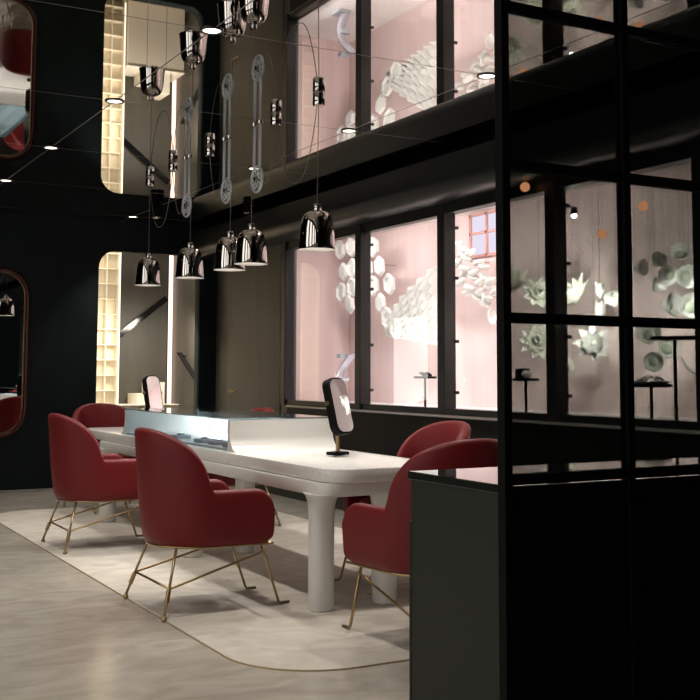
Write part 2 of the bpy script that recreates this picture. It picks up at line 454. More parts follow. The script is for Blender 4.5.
# raised case: two end walls with concave fillets, a right-hand back wall, glass side and glass top
CZ = .95; CY0, CY1 = 6.47, 8.66
def endwall(y, s):
    R_ = .12; p = [(y, .75)]
    p = [(y+s*.035,.7501),(y+s*.035,CZ-.004),(y+s*.031,CZ),(y+s*.002,CZ),(y,CZ-.004),(y,.75+R_)]
    p += [(y - s*R_*(1-math.cos(a)), .75+R_-R_*math.sin(a)) for a in [PI/2*k/10 for k in range(1,11)]]
    bm = bmesh.new()
    a = [bm.verts.new((2.715,u,v)) for u,v in p]; b = [bm.verts.new((3.455,u,v)) for u,v in p]
    bm.faces.new(a); bm.faces.new(b[::-1])
    for k in range(len(p)): bm.faces.new((a[k],a[(k+1)%len(p)],b[(k+1)%len(p)],b[k]))
    return bm
for y, s in ((CY0,1),(CY1,-1)): obj('case_end', loc(endwall(y,s)), M['white'], TB, True, angle=30)
obj('case_back', loc(B(3.43,3.455,CY0+.035,CY1-.035,.75,CZ,.002)), M['white'], TB)
obj('case_floor', loc(B(2.73,3.43,CY0+.035,CY1-.035,.75,.765,.002)), M['white'], TB)
obj('case_side_glass', loc(B(2.716,2.722,CY0+.035,CY1-.035,.752,CZ)), M['case_glass'], TB)
obj('case_top_glass', loc(B(2.712,3.458,CY0-.002,CY1+.002,CZ,CZ+.008,.001)), M['top_glass'], TB)

# trays and boxes lying in the case
def case_item(name, x, y, sx, sy, h, label, cat):
    t = empty(name, (x,y,.765)); tag(t, label, cat, 'jewellery pieces in the glass case')
    obj('base', B(-sx,sx,-sy,sy,0,h,.006,3), M['velvet'], t, True, angle=40)
    bm = bmesh.new()
    bm2 = [(.022*math.cos(2*PI*k/16), .022*math.sin(2*PI*k/16), h+.006) for k in range(16)]
    tube(bm, bm2, .005, 6, True); obj('ring', bm, M['chrome'], t, True)
case_item('jewellery_pad', 2.83,6.63,.07,.085,.034,'largest grey jewellery pad, against the near end wall of the glass case','pad')
case_item('jewellery_pad', 2.83,6.92,.06,.06,.026,'grey jewellery pad in the middle of the three near the end of the glass case','pad')
case_item('jewellery_pad', 2.83,7.19,.06,.06,.026,'grey jewellery pad farthest back of the three in the near half of the glass case','pad')
case_item('jewellery_pad', 2.86,7.75,.06,.06,.024,'lone grey jewellery pad toward the far end of the glass case','pad')

# table mirrors
def table_mirror(x, y, z0, rz, label):
    t = empty('table_mirror', (x,y,z0), rz); tag(t, label, 'mirror', 'vanity mirrors on the table')
    bm = bmesh.new(); layered(bm, [(rrect(-.062,.062,-.042,.042,.010,4),0),(rrect(-.062,.062,-.042,.042,.010,4),.016),(rrect(-.059,.059,-.039,.039,.010,4),.019)])
    obj('base', bm, M['black'], t, True, angle=40)
    obj('stem', T([(0,0,.013),(0,0,.17)], .013, 14), M['brass'], t, True, angle=40)
    h = .175; wd = .078
    head = empty('mirror_head', (0,0,.29)); head.parent = t; head.rotation_euler = (-.28,0,0)
    # frame: rounded slab, face towards -Y
    f = lambda u,v,w: (u, w, v)
    bm = bmesh.new(); layered(bm, [(rrect(-wd+.006,wd-.006,-h+.006,h-.006,.05,8),-.030),(rrect(-wd,wd,-h,h,.055,8),-.024),(rrect(-wd,wd,-h,h,.055,8),.024),(rrect(-wd+.006,wd-.006,-h+.006,h-.006,.05,8),.030)], f)
    fr = obj('mirror_frame', bm, M['black'], head, True, angle=40)
    bm = bmesh.new(); prism(bm, rrect(-wd+.012,wd-.012,-h+.012,h-.012,.045,8), -.0335, -.030, f); obj('mirror_glass', bm, M['mirror'], head)
    for s in (-1,1): obj('pivot_knob', LT([(0,0),(.014,0),(.014,s*.016),(0,s*.016)], 16, (s*wd,0,.02), axis='X'), M['brass'], head, True, angle=40)
    bm = bmesh.new(); tube(bm, [(0,0,-.125),(-.0,.03,-.118),(0,.05,-.06),(0,.035,.0),(0,.02,.0)], .010, 8); obj('bracket', bm, M['brass'], head, True)
    return t
table_mirror(3.16,5.85,.758, math.radians(17), 'black framed tilting vanity mirror on a brass stem at the front of the table')
table_mirror(3.20,9.40,.758, math.radians(14), 'black framed tilting vanity mirror beyond the glass case at the far end of the table')

# ------------------------------------------------------------------ chairs
def chair():
    t = empty('tub_chair')
    ax, ay = .245, .275
    # plan path from the left arm front round the back to the right arm front
    path = []
    fr_ = [1-math.cos(PI/2*k/18) for k in range(18)]
    for q in fr_: path.append((.295 - .325*q, ay))
    ne = 44
    for k in range(ne+1):
        a = PI/2 + PI*k/ne
        path.append((-.03 + ax*math.cos(a), ay*math.sin(a)))
    for q in fr_[::-1]: path.append((.295 - .325*q, -ay))
    P = [Vector((x,y)) for x,y in path]
    L = [0]
    for a,b in zip(P,P[1:]): L.append(L[-1]+(b-a).length)
    mid = L[-1]/2; s0 = .378
    hz = []; 
    for l in L:
        s = abs(l-mid)
        h = .632
        if s < s0: h += .32*(1-(s/s0)**2.3)**.5
        e = min(l, L[-1]-l)                       # distance from arm front
        r = .105
        if e < r: h -= r - math.sqrt(max(0, r*r-(r-e)**2))
        hz.append(h)
    zb = .346
    rings = []; bm = bmesh.new()
    N = len(P)
    for i,(p,h) in enumerate(zip(P,hz)):
        tg = (P[min(N-1,i+1)] - P[max(0,i-1)]).normalized(); nrm = Vector((-tg.y, tg.x))
        if nrm.dot(p - Vector((0.0,0))) < 0: nrm = -nrm     # outward
        e = min(L[i], L[-1]-L[i]); r2 = .06
        lift = (r2 - math.sqrt(max(0,r2*r2-(r2-e)**2)))*.9 if e < r2 else 0
        b0 = zb + lift
        backness = max(0, -p.x/.275)
        prof = []
        th = .032
        for q in (0,.06,.18,.35,.55,.75,.9):
            z = b0 + (h-.02-b0)*q
            lean = backness*.042*max(0,(z-.38))/.55 + .012*math.sin(min(1,(z-zb)/.25)*PI/2)*1.2 - (.014*(1-min(1,(z-zb)/.03)))
            prof.append((th+lean, z))
        lt = backness*.042*max(0,(h-.38))/.55 + .014
        for a in (0,35,70,110,145,180):
            a_ = math.radians(a); prof.append((lt + th*.0 + th*math.cos(a_), h-.022+.022*math.sin(a_)))
        for q in (.8,.5,.2,0):
            z = .44 + (h-.03-.44)*q
            z = min(z, h-.03)
            lean = backness*.042*max(0,(z-.38))/.55 + .012
            prof.append((-th+lean, z))
        prof.append((-th+.0, b0+.004))
        rings.append([bm.verts.new((p.x+nrm.x*o, p.y+nrm.y*o, z)) for o,z in prof])
    n = len(rings[0])
    for A,C in zip(rings, rings[1:]):
        for k in range(n): bm.faces.new((A[k],A[(k+1)%n],C[(k+1)%n],C[k]))
    # rounded arm fronts
    for ring, sx in ((rings[0],1),(rings[-1],1)):
        c = Vector((0,0,0))
        for v in ring: c += v.co
        c /= n; zs = [v.co.z for v in ring]; c.z = (min(zs)+max(zs))/2
        prev = ring
        for sc, dx in ((.93,.002),(.8,.004),(.55,.005),(.25,.0055)):
            new = [bm.verts.new((v.co.x+dx, c.y+(v.co.y-c.y)*sc, c.z+(v.co.z-c.z)*(1-(1-sc)*.10))) for v in ring]
            for k in range(n): bm.faces.new((prev[k],prev[(k+1)%n],new[(k+1)%n],new[k]))
            prev = new
        bm.faces.new(prev)
    obj('shell', bm, M['red'], t, True, angle=70)
    # seat cushion
    def se(sx0,sx1,hy,z,e=3.2):
        cx=(sx0+sx1)/2; hx=(sx1-sx0)/2
        return ([(cx+hx*math.copysign(abs(math.cos(a))**(2/e),math.cos(a)), hy*math.copysign(abs(math.sin(a))**(2/e),math.sin(a))) for a in [2*PI*k/40 for k in range(40)]], z)
    bm = bmesh.new(); layered(bm, [se(-.21,.24,.235,.35),se(-.235,.27,.25,.356),se(-.238,.29,.252,.40),se(-.238,.30,.252,.45),se(-.222,.29,.248,.474),se(-.20,.265,.232,.486),se(-.15,.2,.17,.490)])
    obj('seat', bm, M['red'], t, True, angle=70)
    # brass ring under the shell
    bm = bmesh.new(); ring = [(p.x*1.04, p.y*1.03, .340) for p in P[1:-1]]
    for k in range(1,10):
        a = PI*k/10; ring.append((.25+.03*math.sin(a), -ay*1.03*math.cos(a), .340))
    tube(bm, ring, .0075, 8, True)
    obj('seat_ring', bm, M['brass'], t, True)
    # legs
    r = .0075
    for s in (1,-1):
        top = Vector((.255,s*.232,.338)); foot = Vector((.37,s*.222,.008))
        lg = obj('leg', T([top, top+(foot-top)*.97+Vector((0,0,.0)), foot+Vector((.006,0,0)), foot+Vector((.018,0,.0)), foot+Vector((.062,0,.0))], r, 8), M['brass'], t, True)
        rt = Vector((-.215,s*.215,.338)); rf = Vector((-.31,s*.315,.02))
        lr = obj('leg', T([rt, rf], r, 8), M['brass'], t, True)
        bm = bmesh.new(); lathe(bm, [(0,0),(.013,0),(.015,.004),(.014,.014),(.009,.022),(0,.024)], 14, (rf.x,rf.y,0)); obj('foot', bm, M['brass'], lr, True)
        j0 = rt+(rf-rt)*.62; j1 = rt+(rf-rt)*.80
        obj('sleeve', T([j0,j1], .0125, 10), M['brass'], lr, True, angle=40)
        j = rt+(rf-rt)*.60
        ft = top+(foot-top)*.13
        obj('stretcher', T([ft+Vector((0,s*.01,0)), ft+Vector((-.03,s*.012,-.012)), j+Vector((.02,0,.004)), j], .0065, 8), M['brass'], t, True)
    jl = (Vector((-.215,.215,.338))+(Vector((-.31,.315,.02))-Vector((-.215,.215,.338)))*.60)
    obj('stretcher', T([jl, Vector((jl.x,-jl.y,jl.z))], .0065, 8), M['brass'], t, True)
    return t
C0 = chair()
G = 'red tub chairs around the white table'
spots = [
 (2.21,5.66,0,'red tub chair on the aisle side of the table, in front of the glass case'),
 (2.29,7.91,0,'red tub chair on the aisle side, between the wall mirror and the other aisle chair'),
 (2.98,9.98,-PI/2,'red tub chair at the far head of the table below the rounded wall opening'),
 (3.56,5.65,PI,'red tub chair on the window side, tucked behind the chair at the dark counter'),
 (3.56,8.47,PI,'red tub chair on the window side mostly hidden behind the glass case'),
 (2.885,4.39,math.radians(95),'red tub chair at the near head of the table, partly hidden by the dark counter'),
]
for i,(x,y,a,lab) in enumerate(spots):
    c = C0 if i == 0 else copy_tree(C0)
    c.location = (x,y,RZ); c.rotation_euler = (0,0,a); tag(c, lab, 'chair', G)

# ------------------------------------------------------------------ pendant lamps
def shade_profile():
    out = [(.114,0),(.111,.010),(.109,.03),(.106,.07),(.102,.12),(.096,.165),(.088,.195),(.074,.217),(.052,.231),(.022,.236)]
    inn = [(.020,.231),(.050,.226),(.070,.212),(.083,.192),(.091,.163),(.097,.12),(.101,.07),(.104,.03),(.106,.010),(.110,0)]
    return out, inn
GP = 'chrome pendant lamps over the white table'
def pendant(x, y, zb, cx, cy, label, wheel=None):
    t = empty('pendant_lamp', (x,y,zb)); tag(t, label, 'pendant lamp', GP)
    out, inn = shade_profile()
    s = obj('shade', LT(out, 40), M['chrome'], t, True)
    obj('shade_lining', LT([(.114,0)]+inn[::-1], 40), M['shade_in'], s, True)
    bm = bmesh.new(); lathe(bm, [(0,.232),(.022,.232),(.025,.236),(.025,.272),(.021,.278),(.006,.280),(0,.280)], 24); obj('cap', bm, M['chrome'], t, True, angle=40)
    bm = bmesh.new(); sphere(bm, (0,0,.13), .034, (1,1,1.15)); lathe(bm, [(0,.16),(.014,.16),(.014,.232),(0,.232)], 14); obj('bulb', bm, M['bulb'], t, True)
    # cord
    if wheel is None:
        obj('cord', T([(0,0,.280),(cx-x,cy-y,HC-zb-.09)], .0028, 6), M['cord'], t)
    else:
        wx, wy = wheel; R_ = .098; wz = HC-.385-zb
        side = math.copysign(1, y-wy)
        pts = [(0,0,.280),(wx-x, (wy-y)+side*(R_-.006), wz)]
        obj('cord', T(pts, .0028, 6), M['cord'], t)
        # cord from the wheel to the canopy
        a = Vector((wx-x, wy-y-side*(R_-.006), wz)); b = Vector((cx-x,cy-y,HC-zb-.09))
        pts = []
        for k in range(17):
            u = k/16; p = a.lerp(b,u); p.z -= .28*4*u*(1-u)*(.6); pts.append(p)
        obj('feed_cord', T(pts, .0028, 6), M['cord'], t)
        bm = bmesh.new()
        ring = [(wx-x, wy-y+.088*math.cos(2*PI*k/28), wz+.088*math.sin(2*PI*k/28)) for k in range(28)]
        tube(bm, ring, .0095, 8, True)
        for k in range(5):
            a_ = 2*PI*k/5+.3; ring = [(wx-x, wy-y+.052*math.cos(a_)+.021*math.cos(2*PI*j/12), wz+.052*math.sin(a_)+.021*math.sin(2*PI*j/12)) for j in range(12)]
            tube(bm, ring, .006, 6, True)
        wh = obj('glass_wheel', bm, M['glass'], t, True)
        bm = bmesh.new(); lathe(bm, [(0,-.018),(.016,-.018),(.016,.018),(0,.018)], 14, (wx-x,wy-y,wz), axis='X'); obj('hub', bm, M['chrome'], wh, True, angle=40)
        for s_ in (-1,1):
            obj('glass_rod', T([(wx-x,wy-y+s_*.047,wz+.06),(wx-x,wy-y+s_*.047,HC-zb)], .0105, 12), M['glass'], t, True)
        bm = bmesh.new()
        for s_ in (-1,1): lathe(bm, [(0,0),(.02,0),(.02,-.012),(0,-.012)], 14, (wx-x,wy-y+s_*.047,HC-zb))
        tube(bm, [(wx-x,wy-y-.047,HC-zb-.012),(wx-x,wy-y+.047,HC-zb-.012)], .006, 6)
        obj('rod_clamp', bm, M['chrome'], t, True, angle=40)
    bm = bmesh.new(); lathe(bm, [(0,0),(.034,0),(.037,-.004),(.037,-.080),(.033,-.086),(.008,-.088),(0,-.088)], 28, (cx-x,cy-y,HC-zb)); obj('canopy', bm, M['chrome'], t, True, angle=40)
    return t
pendant(3.02,9.05,1.999, 3.02,9.05, 'chrome bell pendant lamp on a plain cord in front of the rounded wall opening')
pendant(3.0,7.99,1.983, 2.953,8.281, 'chrome bell pendant on glass wheel bracket just beside the wall opening\'s light line', (3.0,8.08))
pendant(3.0,7.19,1.980, 2.981,7.552, 'chrome bell pendant on glass wheel bracket, partly behind the next lamp over the case', (3.0,7.27))
pendant(3.0,6.81,1.990, 2.981,6.391, 'chrome bell pendant on glass wheel bracket overlapping the lamp behind it', (3.0,6.73))
pendant(2.98,5.79,1.988, 2.98,5.777, 'chrome bell pendant lamp on a plain cord in front of the pink window')
# slack cords looping between canopies
def loop(a, b, sag, label):
    a = Vector(a); b = Vector(b); pts = []
    for k in range(29):
        u = k/28; p = a.lerp(b,u); w_ = 2*u-1
        p.z -= sag*(1-abs(w_)**2.6); pts.append(p)
    tag(obj('slack_cord', T(pts, .003, 6), M['cord'], smooth=True), label, 'cord', 'slack pendant cords')
loop((2.98,5.80,HC-.088),(2.98,6.37,HC-.088),.42,'slack grey cord looping below the ceiling toward the pink window lamp')
loop((2.957,8.30,HC-.088),(3.018,9.03,HC-.088),.40,'slack grey cord looping below the ceiling in front of the wall opening')

# ------------------------------------------------------------------ ceiling downlights
def downlight(x, y, label):
    t = empty('downlight', (x,y,HC)); tag(t, label, 'ceiling light', 'recessed ceiling downlights')
    obj('trim_ring', LT([(.060,.0),(.060,-.006),(.046,-.006),(.044,0)], 28, closed=True), M['frame'], t, True, angle=40)
    obj('lens', LT([(0,-.002),(.045,-.002),(.045,-.001),(0,-.001)], 24), M['lamp'], t)
def spot(x, y, z, power, angle=95, blend=.7, color=(1,.93,.84), target=None, r=.05, name='downlight_beam'):
    l = bpy.data.lights.new(name, 'SPOT'); l.energy = power; l.spot_size = math.radians(angle); l.spot_blend = blend
    l.color = color; l.shadow_soft_size = r
    o = bpy.data.objects.new(name, l); COL.objects.link(o); o.location = (x,y,z)
    if target is not None:
        o.rotation_euler = (Vector(target)-Vector((x,y,z))).to_track_quat('-Z','Y').to_euler()
    return o
DL = [(1.965,9.871,'recessed ceiling downlight nearest the red framed wall mirror'),
      (1.965,8.239,'recessed ceiling downlight second out from the red framed wall mirror'),
      (1.965,6.607,'recessed ceiling downlight in line with the reflected edge of the wall opening'),
      (1.965,4.975,'recessed ceiling downlight beside the reflected pendant shades'),
      (3.65,11.503,'recessed ceiling downlight in front of the rounded wall opening'),
      (3.65,8.239,'recessed ceiling downlight above the window side of the table'),
      (3.65,6.607,'recessed ceiling downlight by the slack cord near the pink window'),
      (3.65,4.975,'recessed ceiling downlight closest to the black screen post')]
for x,y,lab in DL:
    downlight(x,y,lab); spot(x,y,HC-.02, 85)
for x,y in ((.28,8.239),(.28,6.607),(.28,4.975),(.28,3.343),(1.965,3.343),(-1.4,4.975),(-1.4,6.607),(-1.4,3.343)):  # out-of-view downlights carrying on the ceiling grid, added as fill light
    downlight(x,y,'unseen recessed downlight added over the open aisle as fill'); spot(x,y,HC-.02, 60)

# black ceiling spotlights by the back corner
def cyl_spot(x, y, z, label, k=1):
    t = empty('ceiling_spotlight', (x,y,z)); t.scale = (k,k,k); tag(t, label, 'spotlight', 'black ceiling spotlights')
    obj('housing', LT([(0,-.015),(.066,-.015),(.07,-.02),(.07,-.135),(.064,-.14),(.06,-.12),(0,-.12)], 24), M['black'], t, True, angle=40)
    obj('stem', T([(0,0,-.02),(0,0,0)], .012, 10), M['black'], t, True)
    obj('lens', LT([(0,-.122),(.055,-.122),(.045,-.145),(0,-.155)], 20), M['chrome'], t, True)
cyl_spot(3.58,10.5,HC,'black cylindrical ceiling spotlight in front of the wall opening\'s top edge')
cyl_spot(4.40,10.1,HC,'black cylindrical ceiling spotlight beside the dark bulkhead, behind a pendant lamp', .6)

# ------------------------------------------------------------------ wall mirror
wm = empty('wall_mirror', (2.142,YB,1.455)); tag(wm, 'tall wall mirror with rounded corners and a dark red lacquered frame', 'mirror')
f = lambda u,v,w: (u, -w, v)
hw, hh, rr_ = .53, .91, .30
bm = bmesh.new(); n = None; Rg = []
po = rrect(-hw,hw,-hh,hh,rr_,14)
def inset(d): return rrect(-hw+d,hw-d,-hh+d,hh-d,rr_-d,14)
for d_, w_ in ((0,.0),(0,.035),(.008,.05),(.022,.056),(.036,.05),(.044,.035),(.046,.0)):
    Rg.append([bm.verts.new(f(u,v,w_)) for u,v in inset(d_)])
n = len(Rg[0])
for k in range(len(Rg)):
    A, C = Rg[k], Rg[(k+1)%len(Rg)]
    for j in range(n): bm.faces.new((A[j],A[(j+1)%n],C[(j+1)%n],C[j]))
obj('mirror_frame', bm, M['redframe'], wm, True, angle=50)
bm = bmesh.new(); prism(bm, inset(.052), .002, .016, f)
obj('mirror_glass', bm, M['mirror'], wm)
bm = bmesh.new(); Rg = []
for d_, w_ in ((.046,.0),(.046,.030),(.053,.030),(.053,.0)): Rg.append([bm.verts.new(f(u,v,w_)) for u,v in inset(d_)])
for k in range(4):
    A, C = Rg[k], Rg[(k+1)%4]
    for j in range(n): bm.faces.new((A[j],A[(j+1)%n],C[(j+1)%n],C[j]))
obj('inner_rim', bm, M['brass'], wm)

# ------------------------------------------------------------------ counter and black screen on the right
ct = empty('sales_counter', (1.80,2.6,0)); tag(ct, 'dark green counter with a polished black stone top beside the black screen', 'counter')
obj('body', B(.006,2.2,-.30,.270,.06,.925,.003), M['counter'], ct)
obj('plinth', B(.03,2.2,-.30,.24,0,.06), M['black'], ct)
obj('corner_post', B(.004,.04,.268,.278,.0,.80,.002), M['counter'], ct)
obj('countertop', B(0,2.2,-.33,.279,.925,.95,.003), M['counter_top'], ct)

sc = empty('partition_screen', (1.70,2.22,0)); tag(sc, 'black metal partition screen with tinted glass panes and a solid lower panel', 'screen')
YS = 0
px = [-.0245, .3855, .7955, 1.2055, 1.6155]
for i_, x in enumerate(px):
    wd = .0125
    obj('post', B(x-wd,x+wd,-.016,.016,0,HC-.001,.002), M['black'], sc)
zr = [.985,1.391,1.785,2.2,2.6]
for z in zr:
    obj('rail', B(-.012,1.603,-.014,.014,z-.0135,z+.0135,.002), M['black'], sc)
obj('lower_panel', B(-.012,1.603,-.010,.010,0,.968), M['black'], sc)
for a,b in zip(px,px[1:]):
    for c,d_ in zip(zr, zr[1:]+[HC+.017]):
        obj('glass_pane', B(a+.0125,b-.0125,-.003,.003,c+.013,d_-.013), M['tint'], sc)

# ------------------------------------------------------------------ things in the showcase
def stand(x, y, h, R_, label):
    t = empty('display_stand', (x,y,SZ0)); tag(t, label, 'stand', 'slim black stands in the showcase')
    obj('top', LT([(0,h),(R_-.004,h),(R_,h-.003),(R_,h-.016),(R_-.004,h-.02),(0,h-.02)], 32), M['black'], t, True, angle=40)
    obj('post', T([(0,0,.008),(0,0,h-.018)], .011, 12), M['black'], t, True, angle=40)
    obj('base', LT([(0,0),(.06,0),(.06,.006),(.012,.01),(0,.01)], 24), M['black'], t, True, angle=40)
    bm = bmesh.new(); tube(bm, [(-.03,0,.09),(.02,0,.09)], .006, 8); obj('clamp', bm, M['brass'], t, True)
    return SZ0+h
SXX = 5.15
z1 = stand(SXX,7.95,.275,.10,'slim black display stand with two small dark bars, in the second pink window')
z2 = stand(SXX,6.56,.265,.10,'slim black display stand holding a black box, seen through the screen')
z3 = stand(SXX,5.26,.235,.13,'slim black display stand holding a bracelet tray, lower of the two at the right')
z4 = stand(5.0,4.90,.53,.15,'tallest slim black display stand, at the right edge of the screen')
def bar_block(y, label):
    bm = bmesh.new(); box(bm, -.02,.02,-.03,.03,0,.016,.004)
    for v in bm.verts: v.co.z += (v.co.y+.03)*.35
    tag(obj('ring_holder', bm, M['black'], loc=(SXX,y,z1)), label, 'holder', 'ring bars on the stand')
bar_block(7.985,'small slanted black ring bar on the stand, left one of two')
bar_block(7.90,'small slanted black ring bar on the stand, right one of two')
t = empty('jewellery_box', (SXX,6.60,z2)); tag(t, 'small black box with a tiny finial on the stand behind the screen', 'box')
obj('body', B(-.04,.04,-.04,.04,0,.075,.006), M['black'], t); bm = bmesh.new(); tube(bm,[(0,0,.075),(0,0,.10)],.003,6); sphere(bm,(0,0,.108),.009); obj('finial', bm, M['pearl'], t, True)
bm = bmesh.new(); sphere(bm, (0,0,.03), .045, (.8,1,.7), 20, 12)
tag(obj('shell_ornament', bm, M['pearl'], smooth=True, loc=(SXX-.02,6.52,z2)), 'small pale shell ornament beside the black box on the stand', 'ornament')
t = empty('bracelet_tray', (SXX,5.26,z3)); tag(t, 'dark tray with curled bracelets on the lower right stand', 'tray')
bm = bmesh.new(); lathe(bm, [(0,0),(.10,0),(.125,.018),(.12,.02),(.095,.006),(0,.006)], 28); obj('dish', bm, M['velvet'], t, True, angle=50)
for k,(dx,dy) in enumerate(((0,-.07),(.01,.0),(-.02,.06))):
    bm = bmesh.new(); ring=[(dx+.03*math.cos(2*PI*j/18), dy+.036*math.sin(2*PI*j/18), .03+.018*math.sin(2*PI*j/18+k)) for j in range(18)]
    tube(bm, ring, .008, 8, True); obj('bracelet', bm, M['chrome'], t, True)

# neck-shaped jewellery form in the first window
def bust(x, y, label):
    t = empty('necklace_bust', (x,y,SZ0)); tag(t, label, 'bust')
    N = 22; bm = bmesh.new(); rows = []
    for k in range(N+1):
        u = k/N; z = .03+.45*u
        cy = .05*math.sin(u*PI*1.15)*2 - .12*u
        wd = .075-.028*math.sin(u*PI)
        row = []
        for j in range(9):
            v = -1+2*j/8
            row.append(Vector((.05*(v*v)-.02*math.sin(u*PI), cy+wd*v, z)))
        rows.append(row)
    fr = [[bm.verts.new(p) for p in r_] for r_ in rows]; bk = [[bm.verts.new(p+Vector((.014,0,0))) for p in r_] for r_ in rows]
    for k in range(N):
        for j in range(8):
            bm.faces.new((fr[k][j],fr[k][j+1],fr[k+1][j+1],fr[k+1][j])); bm.faces.new((bk[k][j],bk[k+1][j],bk[k+1][j+1],bk[k][j+1]))
        bm.faces.new((fr[k][0],fr[k+1][0],bk[k+1][0],bk[k][0])); bm.faces.new((fr[k][8],bk[k][8],bk[k+1][8],fr[k+1][8]))
    for k,a in ((0,0),(N,0)):
        for j in range(8): bm.faces.new((fr[k][j],bk[k][j],bk[k][j+1],fr[k][j+1]))
    obj('neck_form', bm, M['bust'], t, True, angle=60)
    bm = bmesh.new(); box(bm, -.05,.06,-.11,-.03,.45,.49,.006); obj('head_block', bm, M['velvet'], t)
    bm = bmesh.new(); box(bm, -.05,.05,-.12,-.06,.22,.26,.006); obj('side_block', bm, M['velvet'], t)
    bm = bmesh.new(); box(bm, -.07,.07,-.09,.09,0,.03,.006); obj('base', bm, M['velvet'], t)
    bm = bmesh.new(); ring=[(-.035, -.01+.045*math.cos(PI*j/14+PI), .33+.06*math.sin(PI*j/14+PI)) for j in range(15)]
    tube(bm, ring, .004, 6); obj('necklace', bm, M['pearl'], t, True)
bust(5.2,9.60,'mauve grey neck-shaped jewellery form behind the near vanity mirror')

# honeycomb paper relief: hexagonal cells (a sculpture on the pink back wall)
hc = empty('honeycomb_sculpture', (5.52,9.6,1.9)); tag(hc, 'white paper honeycomb relief hanging across the first two pink windows', 'paper sculpture')
def hexcell(y, z, r, tilt, solid):
    bm = bmesh.new(); R0 = []
    prof = ((r,0),(r,-.035),(r*.87,-.04),(r*.78,-.014)) if not solid else ((r,0),(r,-.02),(r*.82,-.036),(r*.3,-.038))
    for rr, w in prof:
        R0.append([bm.verts.new((w + tilt*.4*rr*math.sin(PI/3*k+PI/6), y+rr*.92*math.cos(PI/3*k+PI/6), z+rr*math.sin(PI/3*k+PI/6))) for k in range(6)])
    for A,C in zip(R0,R0[1:]):
        for k in range(6): bm.faces.new((A[k],A[(k+1)%6],C[(k+1)%6],C[k]))
    bm.faces.new(R0[-1]); bm.faces.new(R0[0][::-1])
    obj('cell', bm, M['paper'], hc)
def px_to(x, y, X):
    d_ = F + R3*(x-350)/F_PX - U3*(y-CYP)/F_PX
    p = Vector((0,0,CH)) + d_*(X/d_.x); return p
# cells laid out on the wall from their places on the relief: (along wall, height)
cells = []
r0 = .125
for (y,z,k) in ((10.149, 2.557, 0), (10.081, 2.316, 1), (10.123, 2.107, 0), (9.908, 2.565, 0), (9.885, 2.342, 0), (9.884, 2.143, 0), (9.947, 1.969, 1), (9.45, 2.519, 0), (9.331, 2.316, 1), (9.449, 2.124, 0), (9.137, 2.122, 0), (9.31, 1.945, 1), (9.175, 1.79, 0), (9.006, 1.687, 0), (9.567, 2.317, 0), (9.692, 2.452, 0), (9.596, 2.019, 0)):
    hexcell(y-9.6, z-1.9, .103, random.uniform(-.3,.3), k)

obj('mounting_rod', T([(-.01,-.1,.45),(.279,-.1,.45)], .006, 8), M['chrome'], hc)
obj('mounting_rod', T([(-.01,.4,.25),(.279,.4,.25)], .006, 8), M['chrome'], hc)
# folded paper sheet
bm = bmesh.new(); NU, NV = 16, 14; G_ = []
for i in range(NU+1):
    row = []
    for j in range(NV+1):
        u = i/NU; v = j/NV
        y = .22 - .90*u; z = -.11*u + v*(.06+.68*u**1.1)
        x = -.05*((i+j)%2) - .12*math.sin(u*PI)*v - .03*((i)%2)
        row.append(Vector((x,y,z)))
    G_.append(row)
vf = [[bm.verts.new(p) for p in r_] for r_ in G_]; vb = [[bm.verts.new(p+Vector((.012,0,0))) for p in r_] for r_ in G_]
for i in range(NU):
    for j in range(NV):
        a,b,c,d_ = vf[i][j],vf[i+1][j],vf[i+1][j+1],vf[i][j+1]
        bm.faces.new((a,b,c)); bm.faces.new((a,c,d_))
        a,b,c,d_ = vb[i][j],vb[i+1][j],vb[i+1][j+1],vb[i][j+1]
        bm.faces.new((c,b,a)); bm.faces.new((d_,c,a))
for i in range(NU):
    bm.faces.new((vf[i][0],vb[i][0],vb[i+1][0],vf[i+1][0])); bm.faces.new((vf[i][NV],vf[i+1][NV],vb[i+1][NV],vb[i][NV]))
for j in range(NV):
    bm.faces.new((vf[0][j],vf[0][j+1],vb[0][j+1],vb[0][j])); bm.faces.new((vf[NU][j],vb[NU][j],vb[NU][j+1],vf[NU][j+1]))
FS = tag(obj('folded_paper_sculpture', bm, M['paper'], loc=(5.62,9.10,1.62)), 'white pleated paper sheet fanning out in the second pink window', 'paper sculpture')

obj('mounting_rod', T([(-.05,-.4,.35),(.18,-.4,.35)], .006, 8), M['chrome'], FS)
